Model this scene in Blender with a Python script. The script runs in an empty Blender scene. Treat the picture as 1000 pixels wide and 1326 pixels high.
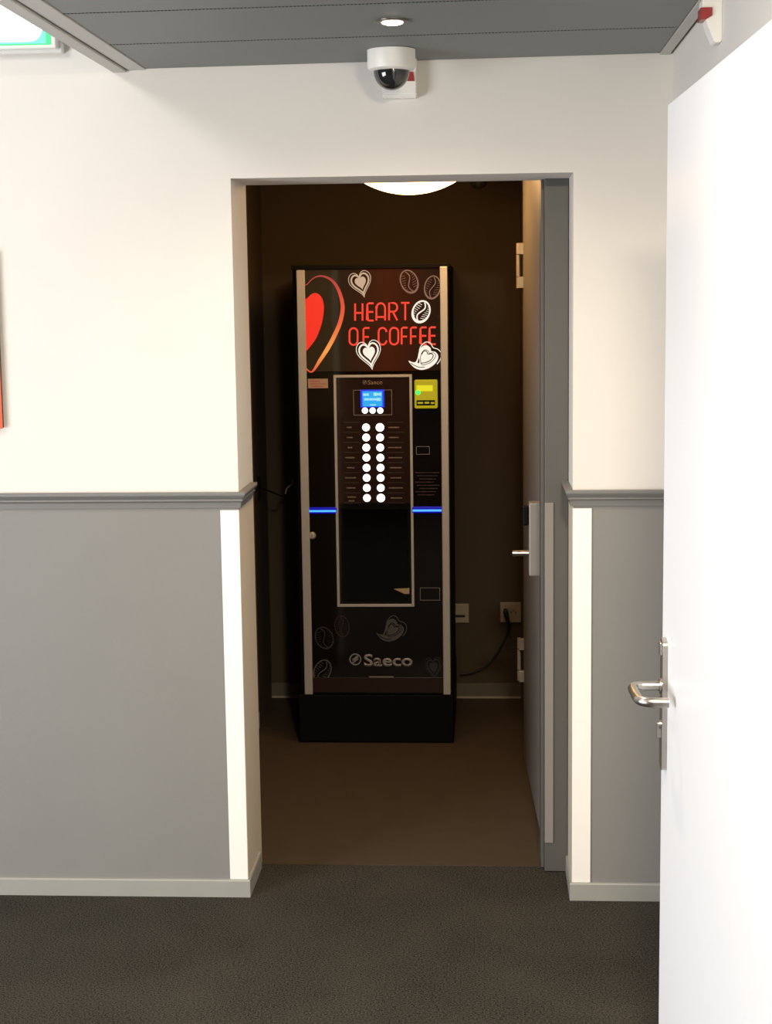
import bpy, bmesh, math, random
from mathutils import Vector, Matrix
random.seed(4)
PI = math.pi
C = bpy.context.scene.collection

# ------------------------------------------------------------------ camera
YAW, PITCH, ROLL, FPX, CZ, DIST = 0.0621, 0.1339, -0.0132, 2082.18, 1.7674, 4.5585
_f = Vector((-math.sin(YAW)*math.cos(PITCH), math.cos(YAW)*math.cos(PITCH), -math.sin(PITCH)))
_r0 = Vector((math.cos(YAW), math.sin(YAW), 0)); _u0 = _r0.cross(_f)
_r = _r0*math.cos(ROLL) + _u0*math.sin(ROLL)
_u = _u0*math.cos(ROLL) - _r0*math.sin(ROLL)
EYE = Vector((0, -DIST, CZ))
cam_d = bpy.data.cameras.new('camera'); cam = bpy.data.objects.new('camera', cam_d); C.objects.link(cam)
cam.matrix_world = Matrix(((_r.x, _u.x, -_f.x, EYE.x), (_r.y, _u.y, -_f.y, EYE.y), (_r.z, _u.z, -_f.z, EYE.z), (0, 0, 0, 1)))
cam_d.sensor_fit = 'HORIZONTAL'; cam_d.sensor_width = 36; cam_d.lens = FPX/1000*36
cam_d.clip_start = 0.05; cam_d.clip_end = 60
bpy.context.scene.camera = cam

def at(px, py, Y):
    """(x, z) of a measured point on the vertical plane y = Y"""
    d = _f*FPX + _r*(px-500) - _u*(py-663)
    t = (Y-EYE.y)/d.y
    p = EYE + d*t
    return p.x, p.z

# ------------------------------------------------------------------ world, lights, exposure
w = bpy.data.worlds.new('world'); bpy.context.scene.world = w; w.use_nodes = True
w.node_tree.nodes['Background'].inputs[0].default_value = (0.80, 0.88, 1.0, 1)
w.node_tree.nodes['Background'].inputs[1].default_value = 0.10

def light(name, kind, loc, target, power, color, **kw):
    l = bpy.data.lights.new(name, kind); l.energy = power; l.color = color
    for k, v in kw.items(): setattr(l, k, v)
    o = bpy.data.objects.new(name, l); C.objects.link(o); o.location = loc
    o.rotation_euler = (Vector(target)-Vector(loc)).to_track_quat('-Z', 'Y').to_euler()
    return o
# daylight from the glazed side of the lobby, behind and to the left of the camera
light('window_daylight', 'AREA', (-3.3, -2.9, 0.98), (0.4, -1.7, 1.05), 155, (0.96, 0.97, 1.0), shape='RECTANGLE', size=2.0, size_y=1.5)
# warm lamp further back in the lobby ceiling
light('lobby_lamp', 'AREA', (0.26, -2.9, 2.395), (0.20, -2.6, 0.0), 105, (1.0, 0.84, 0.62), shape='DISK', size=0.24)

# lamp of the higher lobby ceiling on the left
light('high_lobby_lamp', 'AREA', (-1.9, -1.7, 2.95), (-1.5, -0.2, 1.0), 16, (1.0, 0.97, 0.88), shape='DISK', size=0.4)

vs = bpy.context.scene.view_settings
vs.view_transform = 'Standard'; vs.look = 'None'; vs.exposure = -0.13; vs.gamma = 1.0; vs.use_curve_mapping = False

# ------------------------------------------------------------------ materials
def lin(c):
    return tuple(((v/255)/12.92 if v/255 <= 0.04045 else ((v/255+0.055)/1.055)**2.4) for v in c)

def mat(name, col, rough=0.6, metal=0.0, noise=0.0, nscale=20, bump=0.0, bscale=200, coat=0.0, spec=None, srgb=False):
    if srgb: col = lin(col)
    m = bpy.data.materials.new(name); m.use_nodes = True; nt = m.node_tree
    b = nt.nodes['Principled BSDF']
    b.inputs['Base Color'].default_value = (*col, 1); b.inputs['Roughness'].default_value = rough
    b.inputs['Metallic'].default_value = metal; b.inputs['Coat Weight'].default_value = coat
    if spec is not None: b.inputs['Specular IOR Level'].default_value = spec
    tc = nt.nodes.new('ShaderNodeTexCoord')
    if noise > 0:
        n = nt.nodes.new('ShaderNodeTexNoise'); n.inputs['Scale'].default_value = nscale; n.inputs['Detail'].default_value = 5
        mx = nt.nodes.new('ShaderNodeMix'); mx.data_type = 'RGBA'
        mx.inputs[6].default_value = (*[max(0, c*(1-noise)) for c in col], 1)
        mx.inputs[7].default_value = (*[min(1, c*(1+noise)) for c in col], 1)
        nt.links.new(tc.outputs['Object'], n.inputs['Vector']); nt.links.new(n.outputs['Fac'], mx.inputs[0])
        nt.links.new(mx.outputs[2], b.inputs['Base Color'])
    if bump > 0:
        n2 = nt.nodes.new('ShaderNodeTexNoise'); n2.inputs['Scale'].default_value = bscale; n2.inputs['Detail'].default_value = 3
        bp = nt.nodes.new('ShaderNodeBump'); bp.inputs['Strength'].default_value = bump; bp.inputs['Distance'].default_value = 0.002
        nt.links.new(tc.outputs['Object'], n2.inputs['Vector']); nt.links.new(n2.outputs['Fac'], bp.inputs['Height'])
        nt.links.new(bp.outputs['Normal'], b.inputs['Normal'])
    return m

def emat(name, col, strength, srgb=True, base=(0.02, 0.02, 0.02)):
    if srgb: col = lin(col)
    m = mat(name, base, 0.4); b = m.node_tree.nodes['Principled BSDF']
    b.inputs['Emission Color'].default_value = (*col, 1); b.inputs['Emission Strength'].default_value = strength
    return m

def carpet_mat(name, c0, c1):
    m = bpy.data.materials.new(name); m.use_nodes = True; nt = m.node_tree; b = nt.nodes['Principled BSDF']
    b.inputs['Roughness'].default_value = 0.95; b.inputs['Specular IOR Level'].default_value = 0.1
    tc = nt.nodes.new('ShaderNodeTexCoord')
    n = nt.nodes.new('ShaderNodeTexNoise'); n.inputs['Scale'].default_value = 210; n.inputs['Detail'].default_value = 2; n.inputs['Roughness'].default_value = 0.8
    n3 = nt.nodes.new('ShaderNodeTexNoise'); n3.inputs['Scale'].default_value = 3.5; n3.inputs['Detail'].default_value = 4
    ad = nt.nodes.new('ShaderNodeMath'); ad.operation = 'MULTIPLY_ADD'; ad.inputs[1].default_value = 0.12
    cr = nt.nodes.new('ShaderNodeValToRGB'); cr.color_ramp.elements[0].position = 0.42; cr.color_ramp.elements[1].position = 0.70
    cr.color_ramp.elements[0].color = (*c0, 1); cr.color_ramp.elements[1].color = (*c1, 1)
    for q in (n, n3): nt.links.new(tc.outputs['Object'], q.inputs['Vector'])
    nt.links.new(n3.outputs['Fac'], ad.inputs[0]); nt.links.new(n.outputs['Fac'], ad.inputs[2])
    nt.links.new(ad.outputs[0], cr.inputs[0]); nt.links.new(cr.outputs[0], b.inputs['Base Color'])
    bp = nt.nodes.new('ShaderNodeBump'); bp.inputs['Strength'].default_value = 0.4; bp.inputs['Distance'].default_value = 0.003
    nt.links.new(n.outputs['Fac'], bp.inputs['Height']); nt.links.new(bp.outputs['Normal'], b.inputs['Normal'])
    return m

def gradient_emat(name, stops, z0, z1, strength, base=(0.02, 0.02, 0.02), emit=True):
    """flat print whose own colour runs along the height z0..z1"""
    m = mat(name, base, 0.4); nt = m.node_tree; b = nt.nodes['Principled BSDF']
    g = nt.nodes.new('ShaderNodeNewGeometry'); s = nt.nodes.new('ShaderNodeSeparateXYZ'); r = nt.nodes.new('ShaderNodeMapRange')
    r.inputs['From Min'].default_value = z0; r.inputs['From Max'].default_value = z1
    cr = nt.nodes.new('ShaderNodeValToRGB')
    while len(cr.color_ramp.elements) < len(stops): cr.color_ramp.elements.new(0.5)
    for e, (p, c) in zip(cr.color_ramp.elements, stops): e.position = p; e.color = (*lin(c), 1)
    nt.links.new(g.outputs['Position'], s.inputs[0]); nt.links.new(s.outputs['Z'], r.inputs['Value'])
    nt.links.new(r.outputs['Result'], cr.inputs[0])
    if emit:
        nt.links.new(cr.outputs[0], b.inputs['Emission Color']); b.inputs['Emission Strength'].default_value = strength
    else: nt.links.new(cr.outputs[0], b.inputs['Base Color'])
    return m

M = dict(
    wall=mat('white_wall_paint', (0.69, 0.665, 0.625), 0.75, noise=0.02, nscale=6, bump=0.15, bscale=160),
    wains=mat('grey_wainscot_paint', (0.205, 0.20, 0.19), 0.6, noise=0.04, nscale=5, bump=0.15, bscale=140),
    rail=mat('grey_rail_paint', (0.165, 0.165, 0.16), 0.45, noise=0.03),
    base=mat('grey_baseboard_paint', (0.30, 0.30, 0.275), 0.5, noise=0.05, nscale=12),
    strip=mat('white_corner_board', (0.88, 0.85, 0.80), 0.45, noise=0.02),
    lining=mat('cream_reveal_paint', (0.60, 0.53, 0.43), 0.6, noise=0.03),
    ceil=mat('grey_ceiling_metal', (0.165, 0.178, 0.172), 0.55, noise=0.03, nscale=3),
    black=mat('black_gap', (0.008, 0.008, 0.008), 0.8),
    ctrim=mat('pale_ceiling_trim', (0.45, 0.44, 0.42), 0.5, noise=0.03),
    carpet=carpet_mat('dark_grey_carpet', (0.003, 0.003, 0.0025), (0.074, 0.067, 0.056)),
    vinyl=mat('brown_floor_covering', (0.046, 0.030, 0.016), 0.7, noise=0.3, nscale=14, bump=0.1),
    dark=mat('dark_brown_wall_paint', (0.060, 0.041, 0.021), 0.8, noise=0.12, nscale=6, bump=0.15),
    darkbase=mat('brown_grey_baseboard', (0.115, 0.095, 0.07), 0.5, noise=0.08),
    white=mat('white_plastic', (0.78, 0.78, 0.74), 0.4, noise=0.01),
    red=mat('red_lens', (0.28, 0.012, 0.015), 0.25),
    dome=mat('smoked_dome', (0.015, 0.016, 0.017), 0.08, coat=0.6),
    steel=mat('brushed_steel', (0.50, 0.47, 0.44), 0.30, metal=1.0, noise=0.04, nscale=40),
    alu=mat('aluminium_strip', (0.52, 0.48, 0.44), 0.42, metal=0.55, noise=0.03, nscale=30),
    doorw=mat('white_door_paint', (0.86, 0.87, 0.89), 0.4, noise=0.01),
    doorg=mat('grey_door_paint', (0.19, 0.178, 0.168), 0.45, noise=0.04, nscale=8),
    frameg=mat('grey_frame_paint', (0.085, 0.083, 0.077), 0.5, noise=0.04, nscale=10),
    coverg=mat('pale_grey_metal', (0.23, 0.21, 0.19), 0.4, noise=0.03),
    mblack=mat('machine_black', (0.0025, 0.0025, 0.0025), 0.6, noise=0.1, spec=0.10),
    mgloss=mat('machine_gloss_black', (0.005, 0.004, 0.004), 0.07, spec=0.4),
    socket=mat('cream_socket_plastic', (0.34, 0.28, 0.20), 0.4, noise=0.02),
    cable=mat('black_rubber', (0.006, 0.006, 0.006), 0.5),
    lamp=emat('lamp_opal', (255, 194, 118), 18.0), spot=emat('downlight_bulb', (255, 240, 215), 14.0),
    ewhite=emat('button_light', (255, 250, 240), 2.5), egraph=emat('backlit_white_print', (255, 244, 226), 1.05),
    edim=emat('backlit_cream_print', (214, 182, 150), 0.85), edim2=emat('backlit_brown_print', (140, 96, 78), 0.8),
    ered=emat('backlit_red_print', (255, 54, 34), 1.05), eredf=emat('backlit_deep_red', (252, 34, 16), 1.0),
    eblue=emat('blue_light_bar', (70, 165, 255), 1.6), eblue2=emat('blue_bar_halo', (2, 4, 175), 0.9, base=(0.002,0.002,0.01)),
    lcdb=emat('lcd_blue', (12, 40, 225), 1.1), lcdc=emat('lcd_cyan', (20, 168, 238), 1.1), lcdt=emat('lcd_text', (170, 235, 255), 1.1),
    pay=emat('payment_yellow', (178, 160, 4), 0.9, base=(0.08, 0.07, 0.004)), payl=emat('payment_display', (236, 228, 12), 1.0), payg=emat('green_led', (60, 255, 90), 2.0),
    grey=mat('grey_print', (0.21, 0.185, 0.18), 0.5), greyd=mat('faint_grey_print', (0.060, 0.055, 0.052), 0.5), redd=mat('faint_red_print', (0.05, 0.012, 0.009), 0.5),
    label=mat('label_print', (0.26, 0.20, 0.17), 0.5), stick=mat('sticker_paper', (0.42, 0.30, 0.24), 0.6, noise=0.1, nscale=80),
    stickr=mat('sticker_red', (0.45, 0.08, 0.06), 0.6), green=emat('exit_green', (10, 238, 140), 1.15), exitw=emat('exit_white', (238, 255, 246), 5.0),
)
# smoked glass flap of the serving window
def glass():
    m = bpy.data.materials.new('smoked_glass'); m.use_nodes = True; nt = m.node_tree; nt.nodes.remove(nt.nodes['Principled BSDF'])
    t = nt.nodes.new('ShaderNodeBsdfTransparent'); t.inputs[0].default_value = (0.35, 0.33, 0.30, 1)
    g = nt.nodes.new('ShaderNodeBsdfGlossy'); g.inputs['Roughness'].default_value = 0.05
    mx = nt.nodes.new('ShaderNodeMixShader'); fr = nt.nodes.new('ShaderNodeFresnel'); fr.inputs[0].default_value = 1.45
    nt.links.new(fr.outputs[0], mx.inputs[0]); nt.links.new(t.outputs[0], mx.inputs[1]); nt.links.new(g.outputs[0], mx.inputs[2])
    nt.links.new(mx.outputs[0], nt.nodes['Material Output'].inputs[0]); return m
M['glass'] = glass()
# header panel: faint dark-red backlight behind black acrylic, brown reflection painted in at left
def header_mat():
    m = mat('header_acrylic', (0.010, 0.008, 0.007), 0.07, coat=0.3); nt = m.node_tree; b = nt.nodes['Principled BSDF']
    tc = nt.nodes.new('ShaderNodeNewGeometry'); s = nt.nodes.new('ShaderNodeSeparateXYZ'); r = nt.nodes.new('ShaderNodeMapRange')
    r.inputs['From Min'].default_value = -0.56; r.inputs['From Max'].default_value = -0.18
    cr = nt.nodes.new('ShaderNodeValToRGB'); e = cr.color_ramp.elements; e.new(0.4)
    e[0].position = 0.0; e[0].color = (*lin((34, 24, 10)), 1); e[1].position = 0.5; e[1].color = (*lin((72, 22, 5)), 1); e[2].position = 1; e[2].color = (*lin((30, 12, 6)), 1)
    nt.links.new(tc.outputs['Position'], s.inputs[0]); nt.links.new(s.outputs['X'], r.inputs['Value']); nt.links.new(r.outputs['Result'], cr.inputs[0])
    nt.links.new(cr.outputs[0], b.inputs['Emission Color']); b.inputs['Emission Strength'].default_value = 0.8
    return m
M['header'] = header_mat()

# ------------------------------------------------------------------ geometry helpers
def new(name, bm, m, parent=None, smooth=False):
    me = bpy.data.meshes.new(name); bmesh.ops.recalc_face_normals(bm, faces=bm.faces); bm.to_mesh(me); bm.free()
    me.materials.append(m)
    if smooth:
        for p in me.polygons: p.use_smooth = True
        me.set_sharp_from_angle(angle=math.radians(40))
    o = bpy.data.objects.new(name, me); C.objects.link(o)
    if parent is not None:
        o.parent = parent; 
        off = Vector((0, 0, 0)); q = parent
        while q is not None: off += q.location; q = q.parent
        for v in me.vertices: v.co -= off       # geometry is authored in world metres, parents only translate
    return o

def add_box(bm, x0, x1, y0, y1, z0, z1, bev=0.0):
    r = bmesh.ops.create_cube(bm, size=1, matrix=Matrix.Translation(((x0+x1)/2, (y0+y1)/2, (z0+z1)/2)) @ Matrix.Diagonal((x1-x0, y1-y0, z1-z0, 1)))
    if bev > 0:
        es = list({e for v in r['verts'] for e in v.link_edges})
        bmesh.ops.bevel(bm, geom=es, offset=bev, segments=2, affect='EDGES', profile=0.5)
def box(name, m, x0, x1, y0, y1, z0, z1, parent=None, bev=0.0):
    bm = bmesh.new(); add_box(bm, x0, x1, y0, y1, z0, z1, bev); return new(name, bm, m, parent)

def add_prism(bm, pts, axis, a0, a1):
    """closed 2-D outline swept along an axis; pts are the two other coordinates in xyz order"""
    def P(p, a): return {0: (a, p[0], p[1]), 1: (p[0], a, p[1]), 2: (p[0], p[1], a)}[axis]
    n = len(pts); A = [bm.verts.new(P(p, a0)) for p in pts]; B = [bm.verts.new(P(p, a1)) for p in pts]
    bm.faces.new(A); bm.faces.new(B[::-1])
    for i in range(n): bm.faces.new((A[i], A[(i+1) % n], B[(i+1) % n], B[i]))
def prism(name, m, pts, axis, a0, a1, parent=None):
    bm = bmesh.new(); add_prism(bm, pts, axis, a0, a1); return new(name, bm, m, parent)

def add_lathe(bm, prof, o, axis='z', seg=40):
    """prof: (radius, height) list around an axis through o"""
    rings = []
    for r, h in prof:
        ring = []
        for k in range(seg):
            a = 2*PI*k/seg; c, s = r*math.cos(a), r*math.sin(a)
            p = {'z': (c, s, h), 'y': (c, h, s), 'x': (h, c, s)}[axis]
            ring.append(bm.verts.new((o[0]+p[0], o[1]+p[1], o[2]+p[2])))
        rings.append(ring)
    for a, b in zip(rings, rings[1:]):
        for k in range(seg): bm.faces.new((a[k], a[(k+1) % seg], b[(k+1) % seg], b[k]))
    bm.faces.new(rings[0]); bm.faces.new(rings[-1][::-1])
def lathe(name, m, prof, o, axis='z', parent=None, seg=40):
    bm = bmesh.new(); add_lathe(bm, prof, o, axis, seg); return new(name, bm, m, parent, True)

def smooth_path(pts, n=6):
    pts = [Vector(p) for p in pts]; out = []
    for i in range(len(pts)-1):
        p0 = pts[max(i-1, 0)]; p1 = pts[i]; p2 = pts[i+1]; p3 = pts[min(i+2, len(pts)-1)]
        for k in range(n):
            t = k/n
            out.append(0.5*((2*p1)+(-p0+p2)*t+(2*p0-5*p1+4*p2-p3)*t*t+(-p0+3*p1-3*p2+p3)*t**3))
    out.append(pts[-1]); return out
def add_tube(bm, pts, r, seg=14):
    pts = [Vector(p) for p in pts]; rings = []; up = None
    for i, p in enumerate(pts):
        t = (pts[min(i+1, len(pts)-1)]-pts[max(i-1, 0)]).normalized()
        if up is None: up = t.orthogonal().normalized()
        up = (up - t*up.dot(t)).normalized(); s = t.cross(up)
        rr = r[i] if isinstance(r, (list, tuple)) else r
        rings.append([bm.verts.new(p + (up*math.cos(2*PI*k/seg)+s*math.sin(2*PI*k/seg))*rr) for k in range(seg)])
    for a, b in zip(rings, rings[1:]):
        for k in range(seg): bm.faces.new((a[k], a[(k+1) % seg], b[(k+1) % seg], b[k]))
    bm.faces.new(rings[0]); bm.faces.new(rings[-1][::-1])
def tube(name, m, pts, r, parent=None, seg=14):
    bm = bmesh.new(); add_tube(bm, pts, r, seg); return new(name, bm, m, parent, True)

# flat print on a panel: ribbons and filled outlines, half a millimetre thick
def add_fill(bm, pts, Y, th=0.0005): add_prism(bm, pts, 1, Y, Y+th)
def add_ribbon(bm, pts, wd, Y, closed=False, th=0.0005):
    P = [Vector(p) for p in pts]; n = len(P); L = []; R_ = []
    for i in range(n):
        a = P[(i-1) % n] if closed or i > 0 else P[i]; b = P[(i+1) % n] if closed or i < n-1 else P[i]
        t = (b-a)
        if t.length < 1e-9: t = Vector((1, 0))
        t.normalize(); nn = Vector((-t.y, t.x)); k = (wd[i] if isinstance(wd, (list, tuple)) else wd)/2
        if (closed or 0 < i < n-1):
            d1 = (P[i]-a).normalized(); c = abs(d1.dot(t)); k = k/max(c, 0.6)
        L.append(P[i]+nn*k); R_.append(P[i]-nn*k)
    for y in (Y, Y+th): pass
    vl = [[bm.verts.new((q.x, y, q.y)) for q in S] for y in (Y, Y+th) for S in (L, R_)]
    lf, rf, lb, rb = vl
    for i in range(n if closed else n-1):
        j = (i+1) % n
        bm.faces.new((lf[i], lf[j], rf[j], rf[i])); bm.faces.new((lb[i], rb[i], rb[j], lb[j]))
        bm.faces.new((lf[i], lb[i], lb[j], lf[j])); bm.faces.new((rf[i], rf[j], rb[j], rb[i]))
    if not closed:
        bm.faces.new((lf[0], rf[0], rb[0], lb[0])); bm.faces.new((lf[-1], lb[-1], rb[-1], rf[-1]))

def tag(o, label, cat=None, group=None, kind=None):
    o['label'] = label
    if cat: o['category'] = cat
    if group: o['group'] = group
    if kind: o['kind'] = kind
    return o
def empty(name, loc):
    o = bpy.data.objects.new(name, None); C.objects.link(o); o.location = loc; o.empty_display_size = 0.1; return o
def S(o, label, cat): return tag(o, label, cat, kind='structure')

# ------------------------------------------------------------------ constants of the place
XL, XR, ZH, TJ = -0.708, 0.249, 2.098, 0.29          # doorway in the white wall
XW = 0.518                                            # right side wall
HC = 2.407                                            # metal ceiling
RT, RB = 1.213, 1.167                                 # dado rail
BH = 0.053                                            # baseboard height
YB = 2.385                                            # rear wall of the alcove
ZA = 2.29                                             # alcove ceiling

# ------------------------------------------------------------------ structure: lobby
S(box('floor', M['carpet'], -4.0, 0.9, -8.0, TJ-0.02, -0.05, 0.0), 'dark grey flecked carpet floor of the lobby', 'floor')
S(box('floor', M['vinyl'], -1.3, 0.6, TJ-0.02, YB+0.1, -0.05, 0.002), 'brown smooth floor inside the dark alcove', 'floor')

bm = bmesh.new()
add_box(bm, -4.0, XL, 0.0, TJ, RT-0.01, 3.1); add_box(bm, XR, XW+0.3, 0.0, TJ, RT-0.01, 3.1); add_box(bm, XL, XR, 0.0, TJ, ZH, 3.1)
S(new('wall_back', bm, M['wall']), 'white painted wall above the dado rail with the open doorway', 'wall')
bm = bmesh.new()
add_box(bm, -4.0, XL-0.0015, 0.0, TJ, 0.0, RT-0.01)
lw = S(new('wall_back', bm, M['wains']), 'grey painted lower wall left of the doorway', 'wall')
bm = bmesh.new()
add_box(bm, XR+0.0015, XW+0.3, 0.0, TJ, 0.0, RT-0.01)
S(new('wall_back', bm, M['wains']), 'grey painted lower wall right of the doorway', 'wall')
# reveal linings below the rail
S(box('trim_1', M['lining'], XL-0.0015, XL, 0.004, TJ, 0.0, RB), 'beige lining in the left reveal of the doorway', 'lining')
S(box('trim_2', M['lining'], XR, XR+0.0015, 0.004, TJ, 0.0, RB), 'beige lining in the right reveal of the doorway', 'lining')
S(box('wall_right', M['wall'], XW, XW+0.2, -8.0, 0.0, 0.0, 3.1), 'white side wall behind the open white door', 'wall')
S(box('wall_front', mat('brown_wood_wall', (0.16, 0.11, 0.06), 0.6, noise=0.2), -4.0, XW, -8.1, -8.0, 0.0, 3.1), 'brown end wall of the lobby behind the viewer', 'wall')

# dado rail: moulded profile (distance from wall, height)
rail_prof = [(0, RB), (0.006, RB), (0.008, RB+0.016), (0.014, RB+0.021), (0.011, RB+0.026), (0.016, RB+0.031), (0.021, RB+0.038), (0.021, RT-0.002), (0.018, RT), (0, RT)]
def rail(name, x_far, x_cor, side):
    """front run, mitred round the corner into the reveal"""
    bm = bmesh.new(); rows = []
    for d, z in rail_prof:
        cx = x_cor + side*d
        rows.append([bm.verts.new((x_far, -d, z)), bm.verts.new((cx, -d, z)), bm.verts.new((cx, TJ-0.05, z))])
    n = len(rows)
    for i in range(n):
        a, b = rows[i], rows[(i+1) % n]
        for k in range(2): bm.faces.new((a[k], a[k+1], b[k+1], b[k]))
    bm.faces.new([r[0] for r in rows]); bm.faces.new([r[2] for r in rows][::-1])
    return new(name, bm, M['rail'])
S(rail('trim_3', -4.0, XL, 1), 'grey moulded dado rail left of the doorway', 'dado rail')
S(rail('trim_4', XW, XR, -1), 'grey moulded dado rail right of the doorway', 'dado rail')
# white corner boards
S(box('trim_5', M['strip'], XL-0.054, XL, -0.004, 0.0, BH, 1.160, bev=0.0012), 'tall white corner board left of the doorway', 'corner board')
S(box('trim_6', M['strip'], XR, XR+0.054, -0.004, 0.0, BH, 1.160, bev=0.0012), 'tall white corner board right of the doorway', 'corner board')
# baseboards, returned into the reveal
def baseb(name, x_far, x_cor, side):
    prof = [(0, 0), (0.011, 0), (0.011, BH-0.004), (0.008, BH), (0, BH)]
    bm = bmesh.new(); rows = []
    for d, z in prof:
        cx = x_cor + side*d*0.6
        rows.append([bm.verts.new((x_far, -d, z)), bm.verts.new((cx, -d, z)), bm.verts.new((cx, TJ-0.05, z))])
    n = len(rows)
    for i in range(n):
        a, b = rows[i], rows[(i+1) % n]
        for k in range(2): bm.faces.new((a[k], a[k+1], b[k+1], b[k]))
    bm.faces.new([r[0] for r in rows]); bm.faces.new([r[2] for r in rows][::-1])
    return new(name, bm, M['base'])
S(baseb('baseboard_left', -4.0, XL, 1), 'pale grey baseboard under the grey wall left of the doorway', 'baseboard')
S(baseb('baseboard_right', XW, XR, -1), 'pale grey baseboard between the doorway and white door', 'baseboard')

# metal plank ceiling: drop of a centimetre towards the left, as in the photo
def tilt(o):
    for v in o.data.vertices: v.co.z += 0.012*(v.co.x+0.25)/1.5*1.0
    return o
ce = S(empty('ceiling', (0, 0, HC)), 'grey metal plank ceiling with fine perforated joints', 'ceiling')
pitch = 0.452; XC0, XC1 = -0.937, 0.482
y = -0.004
k = 0
while y > -8.0:
    y1 = max(y-pitch+0.006, -8.0)
    if k == 0: y1 = -0.436
    tilt(box('ceiling_panel', M['ceil'], XC0, XC1, y1, y, HC, HC+0.02, ce, bev=0.002))
    y = y1-0.006; k += 1
# dark void seen in the joints, and the perforated joint teeth
tilt(box('joint_backing', M['black'], XC0-0.06, XW-0.008, -8.0, -0.001, HC+0.0201, HC+0.03, ce))
bm = bmesh.new()
for j in range(1, 5):
    yy = -0.436-0.003-(j-1)*pitch
    x = XC0
    while x < XC1-0.01:
        add_box(bm, x, x+0.0045, yy-0.0025-0.001*(j > 1), yy+0.0025, HC-0.0006, HC+0.010); x += 0.0085
tt = tilt(new('joint_perforation', bm, M['black'], ce)); tt['kind'] = 'stuff'
def ceil_trim(name, boxes, label):
    bm = bmesh.new()
    for b in boxes: add_box(bm, *b, 0.0015)
    o = new(name, bm, M['ctrim']); tilt(o); return S(o, label, 'ceiling trim')
ceil_trim('trim_7', [(-0.986, XC0-0.001, -8.0, -0.002, HC-0.003, HC+0.004), (-1.030, -0.992, -8.0, -0.002, HC-0.008, HC-0.001), (-0.994, -0.984, -8.0, -0.002, HC+0.003, HC+0.012),
                     (-1.030, -1.024, -8.0, -0.002, HC-0.008, HC+0.10)], 'pale stepped edge trim along the left side of the ceiling')
ceil_trim('trim_8', [(XC1+0.001, XW-0.008, -8.0, -0.002, HC-0.004, HC+0.003)], 'pale edge trim along the right side of the ceiling')
S(box('ceiling', M['wall'], -4.0, XW+0.2, -8.0, 0.0, 3.1, 3.15), 'white high ceiling left of the grey metal ceiling', 'ceiling')

# ------------------------------------------------------------------ structure: alcove
S(box('wall_back', M['dark'], -1.3, 0.5, YB, YB+0.1, 0.0, 2.6), 'dark brown rear wall of the alcove behind the machine', 'wall')
S(prism('wall_left', M['dark'], [(-1.3, 1.87), (-0.934, 1.87), (-0.951, YB), (-1.3, YB)], 2, 0.0, ZA), 'dark projecting left wall of the alcove', 'wall')
S(box('wall_left', M['dark'], -1.30, -1.25, TJ, 1.87, 0.0, ZA), 'dark left wall of the alcove hidden beside the doorway', 'wall')
S(prism('wall_right', M['dark'], [(0.150, 1.472), (0.154, YB), (0.40, YB), (0.40, 1.47)], 2, 0.0, ZA), 'dark right wall of the alcove beyond the grey door', 'wall')
S(box('wall_right', M['dark'], 0.26, 0.40, 0.32, 1.47, 0.0, ZA), 'dark wall strip behind the grey alcove door', 'wall')
S(box('ceiling', M['dark'], -1.3, 0.5, TJ, YB, ZA, ZA+0.05), 'dark ceiling of the alcove', 'ceiling')
x0, _ = at(337, 930, 1.86)
S(box('baseboard_left', M['base'], -1.25, -0.934, 1.858, 1.87, 0.0, 0.068), 'short grey baseboard on the projecting left wall in the alcove', 'baseboard')
bm = bmesh.new(); add_box(bm, -0.951, 0.158, YB-0.012, YB, 0.0, 0.068, 0.001)
bb = S(new('baseboard_back', bm, M['darkbase']), 'brown grey baseboard along the rear wall of the alcove', 'baseboard')
bm = bmesh.new(); add_box(bm, -0.951, 0.158, YB-0.018, YB-0.012, 0.002, 0.010)
bq = new('bead', bm, mat('pale_sealant', (0.34, 0.29, 0.23), 0.5), bb); bq['label'] = 'paler bead at the foot of the baseboard'

# grey frame post at the right of the doorway
fp = S(empty('trim_9', (0.21, 0.26, 0)), 'grey metal door frame post at the right of the doorway', 'door frame')
box('post', M['frameg'], 0.178, XR-0.001, 0.222, 0.385, 0.003, ZH+0.15, fp, 0.002)
cs = box('cover_strip', M['coverg'], 0.178, 0.204, 0.218, 0.222, 0.095, 1.148, fp, 0.001); cs['label'] = 'pale grey cover strip'
box('stop_bead', M['frameg'], 0.168, 0.178, 0.255, 0.385, 0.003, ZA-0.01, fp, 0.0015)

# grey alcove door, closed in the right side wall
d2 = S(empty('door_2', (0.18, 0.40, 0)), 'grey door along the right side of the alcove', 'door')
prism('leaf', M['doorg'], [(0.182, 0.392), (0.144, 1.455), (0.188, 1.455), (0.226, 0.392)], 2, 0.012, 2.25, d2)
def lx(y): return 0.182-(y-0.392)*0.03575
def hinge(z0, z1, parent):
    yk = 1.468; xk = at(671.5, 345, 1.468)[0]
    h = lathe('hinge', M['alu'], [(0.0078, z0), (0.0078, z1)], (xk, yk, 0), 'z', parent, 16)
    # two leaves of the hinge on the door face and knuckle joints
    bmh = bmesh.new(); q = (z1-z0)/4
    add_box(bmh, xk, xk+0.022, yk-0.030, yk-0.004, z0, z0+q, 0.001); add_box(bmh, xk, xk+0.022, yk-0.030, yk-0.004, z1-q, z1, 0.001)
    new('hinge_leaf', bmh, M['alu'], h)
    bmh = bmesh.new()
    for zz in (z0+q, z1-q): add_lathe(bmh, [(0.0083, zz-0.0012), (0.0083, zz+0.0012)], (xk, yk, 0), 'z', 16)
    new('knuckle_joint', bmh, M['black'], h)
_, a = at(671, 373, 1.468); _, b = at(671, 315, 1.468); hinge(a, b, d2)
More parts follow.
